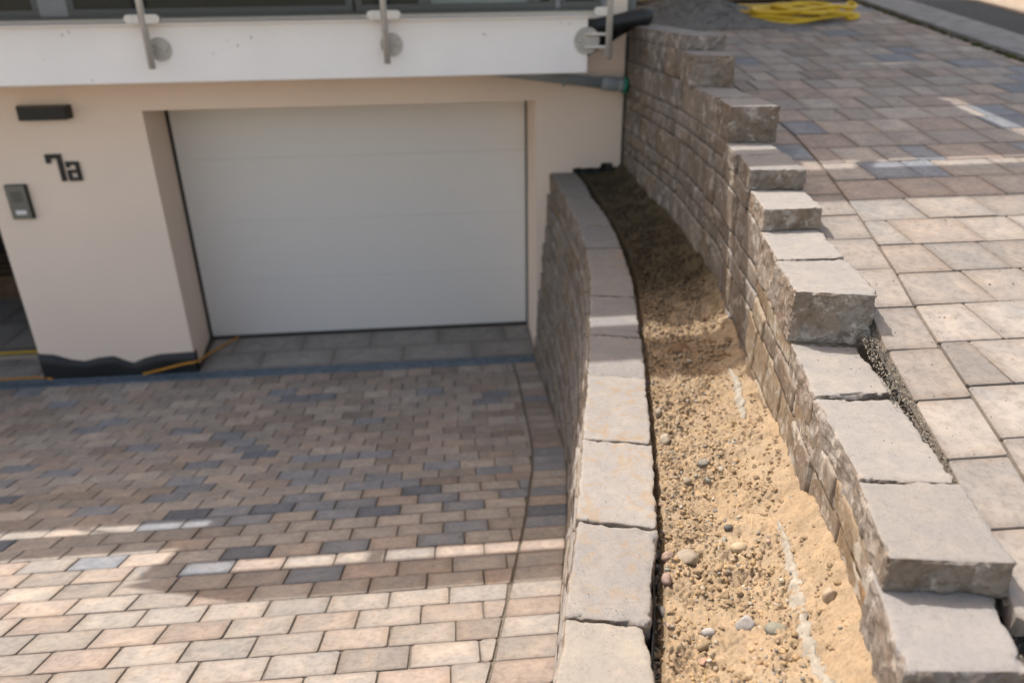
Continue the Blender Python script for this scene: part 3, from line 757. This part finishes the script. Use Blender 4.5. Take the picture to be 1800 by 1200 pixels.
# dark garage interior left of the pier
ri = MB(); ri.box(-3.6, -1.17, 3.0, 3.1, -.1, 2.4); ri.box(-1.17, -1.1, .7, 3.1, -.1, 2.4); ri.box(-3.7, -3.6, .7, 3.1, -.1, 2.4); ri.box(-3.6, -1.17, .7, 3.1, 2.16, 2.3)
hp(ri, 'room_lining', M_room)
# garage door
gd = MB(); gd.box(.0, 3.0, .70, .72, .0, 2.2); door = hp(gd, 'garage_door', M_seal)
for i in range(4):
    p = MB(); p.box(.030, 2.990, .682, .70, .022+.545*i, .022+.545*i+.5438, bev=.0015); 
    hp(p, 'door_panel', M_door, door)
p = MB(); p.box(.001, .028, .676, .70, 0, 2.16); hp(p, 'door_seal', M_seal, door)
p = MB(); p.box(2.992, 3.006, .672, .70, 0, 2.16); hp(p, 'door_seal', M_seal, door)
p = MB(); p.box(.028, 2.992, .674, .70, .0, .020); hp(p, 'door_seal', M_seal, door)
p = MB(); p.box(.034, .085, .650, .680, 2.09, 2.155, bev=.003); hp(p, 'door_bracket', M_dark, door)
# balcony slab
p = MB(); p.box(-6, 3.285, -.60, -.001, 2.408, 2.752, bev=.006); p.box(-6, 3.29, -.605, -.001, 2.753, 2.770, bev=.004); hp(p, 'balcony_slab', M_slab)
# plinth membrane with wavy top
V = []; xs = np.linspace(-1.178, .086, 80)
wx = [-1.178, -1.05, -.926, -.82, -.70, -.577, -.515, -.43, -.33, -.2, .086]; wz = [.238, .222, .172, .150, .176, .185, .152, .112, .152, .180, .188]
for x in xs:
    t = np.interp(x, wx, wz); yy = -.008-.012*(.5+.5*math.sin(x*11))*1.0
    V += [(x, yy, -.02), (x, yy, t*.55), (x, -.006, t), (x, -.001, t)]
pm_ = MB(); pm_.add(V, [(4*i+k, 4*i+4+k, 4*i+5+k, 4*i+1+k) for i in range(79) for k in range(3)])
pm_.prism([(.079, -.008), (.088, -.008), (.012, .67), (.003, .67)], -.01, .012); pm_.prism([(.079, -.006), (.085, -.006), (.075, .09), (.069, .09)], .0125, .17)
hp(pm_, 'plinth_membrane', M_membr, smooth=True)
pm_ = MB(); pm_.box(3.0, 3.05, -.012, -.001, -.01, .07, bev=.003); hp(pm_, 'plinth_membrane', M_membr)
# upper floor windows
def win(x0, x1, z0=2.80, z1=4.93, cur=False, fw=.05):
    fr = MB()
    for (a, b, c, d) in ((x0, x1, z0, z0+fw), (x0, x1, z1-fw, z1), (x0, x0+fw, z0+fw, z1-fw), (x1-fw, x1, z0+fw, z1-fw)): fr.box(a, b, .06, .12, c, d, bev=.003)
    f = hp(fr, 'window', M_frame); g = MB(); g.box(x0+fw, x1-fw, .085, .09, z0+fw, z1-fw); hp(g, 'pane', M_curtain if cur else M_pane, f)
for a, b, cur in ((-6, -3.3, 0), (-3.3, -.49, 0), (-.30, 1.68, 0), (1.70, 2.20, 0), (2.20, 3.0, 1), (3.0, 3.16, 0), (3.19, 3.50, 0)): win(a, b, cur=bool(cur), fw=.045)
M_mull = plain('grey_mullion', (.33, .31, .33), .5)
for a, b in ((-.49, -.30), (3.16, 3.19), (3.50, 3.573)): p = MB(); p.box(a, b, .055, .13, 2.80, 4.93, bev=.004); hp(p, 'window_mullion', M_mull)
p = MB(); p.box(-6, 3.574, .03, .14, 2.771, 2.799, bev=.003); hp(p, 'window_sill', M_frame)
# unseen panels added overhead, shaped to cast the shade bands on driveway and path
ro = MB(); z0, z1 = 6.0, 6.035
ro.box(-1.12, -.995, -.765, 1.43, z0, z1); ro.box(-.995, 2.83, -.765, .885, z0, z1); ro.box(2.83, 3.675, -.765, .885, z0, z1); ro.box(3.79, 6.15, -.765, .885, z0, z1)
ro.box(3.675, 3.79, .12, .885, z0, z1)
ro.box(-.995, 2.83, .885, 7, z0, z1); ro.box(4.05, 6.15, .885, 7, z0, z1); ro.box(2.83, 4.05, .915, 7, z0, z1)
ro.box(-1.12, -.995, 1.43, 7, z0, z1); ro.box(-8, -1.12, 1.475, 7, z0, z1); ro.box(-8, -2.9, -.17, 1.475, z0, z1); ro.box(-2.9, -1.12, -.17, 1.44, z0, z1)
ro.prism([(-.65, -1.20), (6.15, -1.185), (6.15, -.86), (-.995, -.89), (-1.16, -.97)], z0, z1)      # strip that casts the front dark band
ro.box(-1.15, -.995, -.90, -.745, z0, z1)
ro.prism([(-8, -.61), (-1.12, -.55), (-1.12, -.27), (-8, -.35)], z0, z1)
ro.prism([(-1.84, -.175), (-1.80, -.175), (-1.10, -.47), (-1.10, -.51)], z0-.05, z0-.012)
ro.box(-.22, -.16, -.89, -.77, z0, z1); ro.prism([(2.60, -.88), (2.66, -.88), (2.76, -.77), (2.70, -.77)], z0, z1)
ro.V = [(x, y+.08, z) for x, y, z in ro.V]
hp(ro, 'shadow_panels', M_slab)
for x, y in ((5.9, 4.5), (5.9, 6.8)): rp = MB(); rp.tube([(x, y, 2.5), (x, y, 6)], .05, 12); hp(rp, 'shadow_panel_post', M_frame)  # unseen posts added to hold the shadow panels

# tiled floor before the garage and in the left opening
fm = MB(); fm.box(-6, 3.006, -.03, 3.0, -.08, -.006); pf = tag(fm.build('porch_floor', M_joint), kind='structure')
rt = random.Random(4); TG = (.27, .265, .255)
for j, (a, b) in enumerate(((.004, .315), (.32, .66), (.70, 1.3), (1.305, 1.9), (1.905, 2.5), (2.505, 2.99))):
    x = -3.6-(.31 if j % 2 else 0)-.15
    while x < 3.0:
        x0 = max(x, -3.59); x1 = min(x+.615, 3.0)
        if j >= 2: x1 = min(x1, -1.175)
        # leave out what lies under the pier and the door
        if x1-x0 > .03 and (j < 2 or x0 < -1.2):
            segs = [(x0, x1)]
            if j < 2:
                segs = []
                if x0 < -1.18: segs.append((x0, min(x1, -1.18)))
                if x1 > .092: segs.append((max(x0, .092 if j == 0 else .06), x1))
            for s0, s1 in segs:
                if s1-s0 < .03: continue
                k = rt.uniform(.88, 1.12); q = MB(); cx, cy = (s0+s1)/2, (a+b)/2
                q.box(s0-cx, s1-cx, a-cy, b-cy, -.03, 0, bev=.0025)
                obj('floor_tile', mesh('floor_tile', q.V, q.F, M_tile), pf, (cx, cy, .0), None, tuple(v*k for v in TG))
        x += .62
# threshold strip in the opening
p = MB(); p.box(-3.6, -1.18, .43, .50, .001, .014, bev=.003); tag(p.build('threshold_strip', plain('pale_strip', (.42, .36, .28), .6)), 'pale threshold strip across the floor of the left opening', 'threshold')
# wooden pallet inside
pal = empty('wooden_pallet', (-2.75, 2.45, 0), label='wooden pallet lying in the dark opening left of the pier', cat='pallet')
for z_, h_ in ((.0, .03), (.11, .03), (.22, .03)):
    for k in range(3 if z_ < .2 else 5):
        p = MB(); yy = -.4+k*(.8/(2 if z_ < .2 else 4)); p.box(-.6, .6, yy-.05, yy+.05, z_, z_+h_, bev=.002) if z_ != .11 else p.box(-.6, .6, yy-.05, yy+.05, z_-.08, z_+.11, bev=.002)
        p.build('plank', M_wood, pal)

# drainage channel
dr = empty('drainage_channel', (0, -.09, 0), label='blue grey metal drainage channel running along the foot of the garage front', cat='drain')
p = MB(); p.box(-6, 3.06, -.155, -.142, -.03, .006, bev=.001); p.box(-6, 3.06, -.042, -.03, -.03, .006, bev=.001); p.box(-6, 3.06, -.142, -.042, -.05, -.03)
hp(p, 'channel_frame', M_drain, dr)
p = MB()
for i in range(400): x = -6+i*.0226; p.box(x, x+.012, -.142, -.042, -.012, .003)
p.box(-6, 3.06, -.098, -.086, -.010, .0045)
hp(p, 'grate', M_drain, dr, kind='stuff')

# cables on the ground
def cable(pts, r, name, mat, label, cat, seg=8):
    P = [Vector(p) for p in pts]; out = []
    for i in range(len(P)-1):
        p0, p1, p2, p3 = P[max(i-1, 0)], P[i], P[i+1], P[min(i+2, len(P)-1)]
        for k in range(seg):
            t = k/seg; out.append(.5*((2*p1)+(-p0+p2)*t+(2*p0-5*p1+4*p2-p3)*t*t+(-p0+3*p1-3*p2+p3)*t**3))
    out.append(P[-1]); mb = MB(); mb.tube(out, r, 10); return tag(mb.build(name, mat, None, True), label, cat)
cable([(.27, .64, .02), (.17, .45, .02), (.125, .20, .065), (.102, -.02, .105), (-.02, -.035, .09), (-.2, -.035, .05), (-.36, -.03, .015)], .009, 'cable', M_cable, 'orange cable coming from the garage door over the foot of the pier', 'cable')
cable([(-3.4, .03, .012), (-2.4, .015, .012), (-1.6, .01, .012), (-1.25, .012, .012), (-1.10, -.035, .012)], .007, 'cable', M_cable, 'thin orange cable lying along the drain left of the pier', 'cable')
cable([(-3.4, .50, .03), (-2.4, .53, .026), (-1.7, .52, .024), (-1.30, .55, .026), (-1.2, .75, .024)], .010, 'cable', M_hose, 'yellow cable lying on the pale threshold strip in the left opening', 'cable')

# ---------------------------------------------------------------- wall fittings
lamp = empty('wall_lamp', (-.60, 0, 2.17), label='black box lamp on the pier above the house number', cat='lamp')
p = MB(); V = []
# wedge: body leans, top back corner cut
p.add([(-.19, -.004, -.045), (.19, -.004, -.045), (.19, -.004, .05), (-.19, -.004, .05), (-.15, -.10, -.047), (.175, -.10, -.047), (.175, -.10, .045), (-.15, -.10, .045)],
      [(0, 3, 2, 1), (4, 5, 6, 7), (0, 1, 5, 4), (1, 2, 6, 5), (2, 3, 7, 6), (3, 0, 4, 7)])
p.build('lamp_body', M_dark, lamp); p = MB(); p.box(-.10, .12, -.08, -.02, -.052, -.048); p.build('lamp_glass', M_white, lamp)
p = MB(); p.tube([(-.155, -.101, -.03), (-.155, -.105, -.03)], .006, 8); p.build('screw', M_steel, lamp)
num = empty('house_number', (-.57, 0, 1.765), label='black metal house number 7a fixed on the pier', cat='house number')
def glyph(rects, name):
    p = MB()
    for a, b, c, d in rects: p.box(a, b, -.018, -.004, c, d)
    p.build(name, M_dark, num)
t = .022
glyph([(-.116, -.002, .070, .102), (-.116, -.084, .036, .0698), (-.036, -.002, -.100, .0698)], 'digit')
glyph([(.018, .114, .020, .044), (.018, .044, .0, .0198), (.086, .114, -.100, .0198), (.018, .0858, -.040, -.018), (.018, .044, -.076, -.0402), (.018, .0858, -.100, -.0762)], 'letter')
ic = empty('intercom', (-.953, 0, 1.52), label='grey metal intercom panel on the pier below the house number', cat='intercom')
p = MB(); p.box(-.078, .078, -.030, -.001, -.132, .132, bev=.004); p.build('housing', M_dark, ic)
p = MB(); p.box(-.074, .066, -.034, -.0305, -.127, .127, bev=.001); fp = p.build('faceplate', M_inter, ic)
for k in range(5):
    p = MB(); zz = .072-.017*k; p.box(-.045, .038, -.0352, -.0345, zz, zz+.006); p.build('speaker_slot', M_dark, fp)
p = MB(); p.box(-.04, .036, -.038, -.0345, -.095, -.062, bev=.002); p.build('call_button', M_white, fp)

# railing
RL = empty('balcony_railing', (1.9, -.65, 2.5), label='steel post and glass railing fixed to the front of the balcony', cat='railing')
def rl(mb, name, mat, parent=RL, smooth=False):
    return hp(mb, name, mat, parent, smooth)
for px, side in ((.455, 1), (1.950, 1), (3.415, 0)):
    p = MB(); p.tube([(px, -.675, 2.505), (px, -.675, 3.75)], .0215, 20); post = rl(p, 'post', M_steel, smooth=True)
    p = MB(); p.tube([(px, -.675, 2.503), (px, -.675, 2.505)], .019, 16); rl(p, 'post_cap', M_dark, post)
    dx = {.455: .045, 1.950: .03, 3.415: -.135}[px]
    p = MB(); p.tube([(px+dx, -.606, 2.615), (px+dx, -.612, 2.615)], .072 if side else .085, 28); pl = rl(p, 'mounting_plate', M_plate)
    if side:
        runs = [(( px, -.61, zz), (px, -.66, zz)) for zz in (2.59, 2.64)]+[((px+dx+sx, -.613, 2.615), (px+dx+sx, -.620, 2.615)) for sx in (-.04, .042)]
    else:
        runs = [((3.26, -.612, zz), (3.345, -.63, zz), (px-.01, -.668, zz)) for zz in (2.575, 2.655)]+[((px+dx-.045, -.613, 2.615), (px+dx-.045, -.618, 2.615))]
    for run in runs:
        p = MB(); p.tube(list(run), .0115, 10); rl(p, 'fixing_bolt', M_steel, pl, True)
    for sx in ((-1, 1) if side else (-1,)):
        p = MB(); x0 = px+sx*.055
        p.tube([(x0+sx*.026, -.694, 2.797), (x0+sx*.026, -.656, 2.797)], .026, 20); p.box(min(px+sx*.02, x0+sx*.026), max(px+sx*.02, x0+sx*.026), -.692, -.658, 2.7715, 2.8225)
        rl(p, 'glass_clamp', M_steel, smooth=False)
for a, b in ((-3.0, -1.1), (-1.0, .405), (.505, 1.90), (2.0, 3.365)):
    p = MB(); p.box(a, b, -.680, -.670, 2.785, 3.68); rl(p, 'glass_panel', M_glass)
p = MB(); p.tube([(-3.2, -.675, 3.76), (3.45, -.675, 3.76)], .021, 16); rl(p, 'handrail', M_steel, smooth=True)

# pipe under the slab
pp = empty('waste_pipe', (3.2, -.1, 2.3), label='grey plastic pipe running under the balcony to the stone wall', cat='pipe')
p = MB(); p.tube([(2.60, -.10, 2.405), (3.50, -.10, 2.285)], .040, 24); hp(p, 'pipe_tube', M_pipe, pp, True)
p = MB(); p.tube([(3.20, -.10, 2.318), (3.215, -.10, 2.3165)], .048, 24); hp(p, 'pipe_collar', M_pipe, pp, True)
p = MB(); p.tube([(3.49, -.10, 2.286), (3.50, -.10, 2.285), (3.60, -.10, 2.273), (3.61, -.10, 2.273)], [.049, .053, .053, .049], 20); p.tube([(3.61, -.10, 2.273), (3.66, -.10, 2.268)], [.050, .056], 20); hp(p, 'pipe_socket', M_pipe, pp, True)
p = MB(); p.tube([(3.655, -.10, 2.268), (3.685, -.10, 2.265)], .062, 20); hp(p, 'pipe_cap', M_green, pp, True)
# downpipe at house corner
p = MB(); p.tube([(3.725, .06, 2.60), (3.725, .06, 5.9)], .036, 20); tag(p.build('downpipe', M_pipe, None, True), 'grey vertical downpipe at the upper corner of the house', 'pipe')
# black foil sleeve
p = MB(); p.tube([(3.28, -.30, 2.69), (3.40, -.30, 2.69), (3.58, -.25, 2.715), (3.74, -.20, 2.74), (3.80, -.18, 2.735), (3.82, -.18, 2.72)], [.048, .052, .055, .062, .066, .04], 14)
p.add([(3.30, -.22, 2.735), (3.30, -.28, 2.47), (3.50, -.24, 2.57), (3.70, -.10, 2.66), (3.76, -.12, 2.74), (3.30, -.24, 2.735), (3.30, -.30, 2.47), (3.50, -.26, 2.57), (3.70, -.12, 2.66), (3.76, -.14, 2.74)],
      [(0, 1, 2, 3, 4), (9, 8, 7, 6, 5), (0, 5, 6, 1), (1, 6, 7, 2), (2, 7, 8, 3), (3, 8, 9, 4), (4, 9, 5, 0)])
tag(p.build('black_foil', M_membr, None, True), 'black foil sleeve bridging balcony end and top of the stepped wall', 'foil')
# black sheet in the gap between house corner and wall
V = []; 
for i in range(40):
    z_ = 1.5+i*.031; V += [(XR+.001, -.03+.012*nz(0, z_, 1, 6), z_), (XR+.03+.012*nz(1, z_, 1, 7), -.055, z_), (XR+.05, .02, z_)]
p = MB(); p.add(V, [(3*i+k, 3*i+k+1, 3*i+k+4, 3*i+k+3) for i in range(39) for k in range(2)])
V = []
for i in range(26):
    x = 3.30+i*.0155; V += [(x, -.012, 1.5), (x, -.012-.006*math.sin(i), 1.635+.012*nz(x, 0, 0, 22)+(.035 if 14 < i < 21 else 0)), (x, -.004, 1.5)]
p.add(V, [(3*i, 3*i+3, 3*i+4, 3*i+1) for i in range(25)])
tag(p.build('corner_sheet', M_membr), 'black sheet in the gap between house corner and stepped wall', 'membrane')

# ---------------------------------------------------------------- far end of the path
# grit heap
V = []; C = []; F = []; n = 70; rg = random.Random(2)
for j in range(n+1):
    for i in range(n+1):
        x = 3.78+i/n*2.1; y = .38+j/n*1.25
        a = ((x-4.42)/.50)**2+((y-1.0)/.42)**2; b_ = ((x-4.95)/.62)**2+((y-.82)/.36)**2
        h = .15*math.exp(-a*1.2)+.06*math.exp(-b_*1.2)-.012
        h += (.012*nz(x, y, 0, 9)+.007*nz(x, y, 4, 28)+.004*nz(x, y, 4, 80))*min(1, max(0, h*20+.2))
        V.append((x, y, tz(y)+h)); k = rg.uniform(.75, 1.2); C.append((.18*k, .178*k, .172*k))
for j in range(n):
    for i in range(n): a = j*(n+1)+i; F.append((a, a+1, a+n+2, a+n+1))
tag(obj('grit_heap', mesh('grit_heap', V, F, M_grit, True, C)), 'low heap of dark grey grit on paving behind the stepped wall', 'grit heap')
sg = MB()
for i in range(1500):
    a_ = rg.random()*6.28; q_ = abs(rg.gauss(0, 1)); x = 4.62+math.cos(a_)*q_*.42; y = .86+math.sin(a_)*q_*.30
    if x < 3.93 or y > 1.6: continue
    A_ = ((x-4.42)/.50)**2+((y-1.0)/.42)**2; B_ = ((x-4.95)/.62)**2+((y-.82)/.36)**2
    z = tz(y)+max(0, .15*math.exp(-A_*1.2)+.06*math.exp(-B_*1.2)-.012); k = rg.uniform(.6, 1.5)
    sg.add([v+Vector((x, y, z+.002)) for v in peb(rg, rg.uniform(.003, .011), .8)], icoF, (.18*k, .178*k, .172*k))
tag(sg.build('spilled_grit', M_grit), kind='stuff')
# yellow hose: tangled loops
hp_pts = []; rh = random.Random(5)
def hz(x, y, lift=0): return tz(y)+.03+lift
ctr = (5.28, .78)
loops = [(5.20, .80, .40, .26, 0), (5.32, .72, .46, .16, .5), (5.12, .85, .33, .22, 2.2), (5.38, .76, .42, .20, 3.6), (5.25, .66, .36, .12, 5.0), (5.45, .70, .36, .10, 1.0)]
for li, (cx, cy, a, b_, ph) in enumerate(loops):
    for k in range(14):
        t_ = ph+k/14*6.28; x = cx+a*math.cos(t_)+.03*rh.uniform(-1, 1); y = cy+b_*math.sin(t_)+.02*rh.uniform(-1, 1)
        hp_pts.append((x, y, hz(x, y, .016*li+.012*math.sin(k*1.7+li))))
hp_pts += [(5.70, .63, hz(5.7, .63)), (5.82, .66, hz(5.8, .66)), (5.76, .72, hz(5.76, .72)), (5.5, .8, hz(5.5, .8))]
cable(hp_pts, .0155, 'yellow_hose', M_hose, 'tangled yellow hose lying on the paving at the far end', 'hose', 4)
cable([(3.80, 1.25, tz(1.25)+.03), (4.0, 1.2, tz(1.2)+.03), (4.2, 1.22, tz(1.2)+.05), (4.32, 1.3, tz(1.3)+.06)], .018, 'yellow_hose', M_hose, 'short yellow hose end beside the house corner behind grit heap', 'hose')
# boards beyond
for i, (x, y, L, a, lab) in enumerate(((4.35, 1.62, 1.1, .02, 'weathered board lying nearest the house corner beyond the grit heap'), (5.35, 1.74, 1.0, -.04, 'weathered board lying beyond the yellow hose'))):
    p = MB(); p.box(-L/2, L/2, -.05, .05, 0, .035, bev=.003); o = p.build('board', M_wood); o.location = (x, y, tz(y)+.013); o.rotation_euler = (0, 0, a); tag(o, lab, 'board')
# moss along the kerb
mm = MB(); rm = random.Random(8)
for i in range(1500):
    y = rm.uniform(-2.2, 1.8); d = nz(0, y, 0, 2.2)
    if rm.random() > .35+.8*d: continue
    x = 6.245+rm.gauss(0, .018); s = rm.uniform(.008, .022)
    mm.add([v+Vector((x, y, tz(y)+.004)) for v in peb(rm, s, .8)], icoF, rm.choice([(.03, .045, .012), (.05, .06, .02), (.04, .04, .02), (.07, .085, .02)]))
tag(mm.build('moss', M_moss, None, True), kind='stuff')
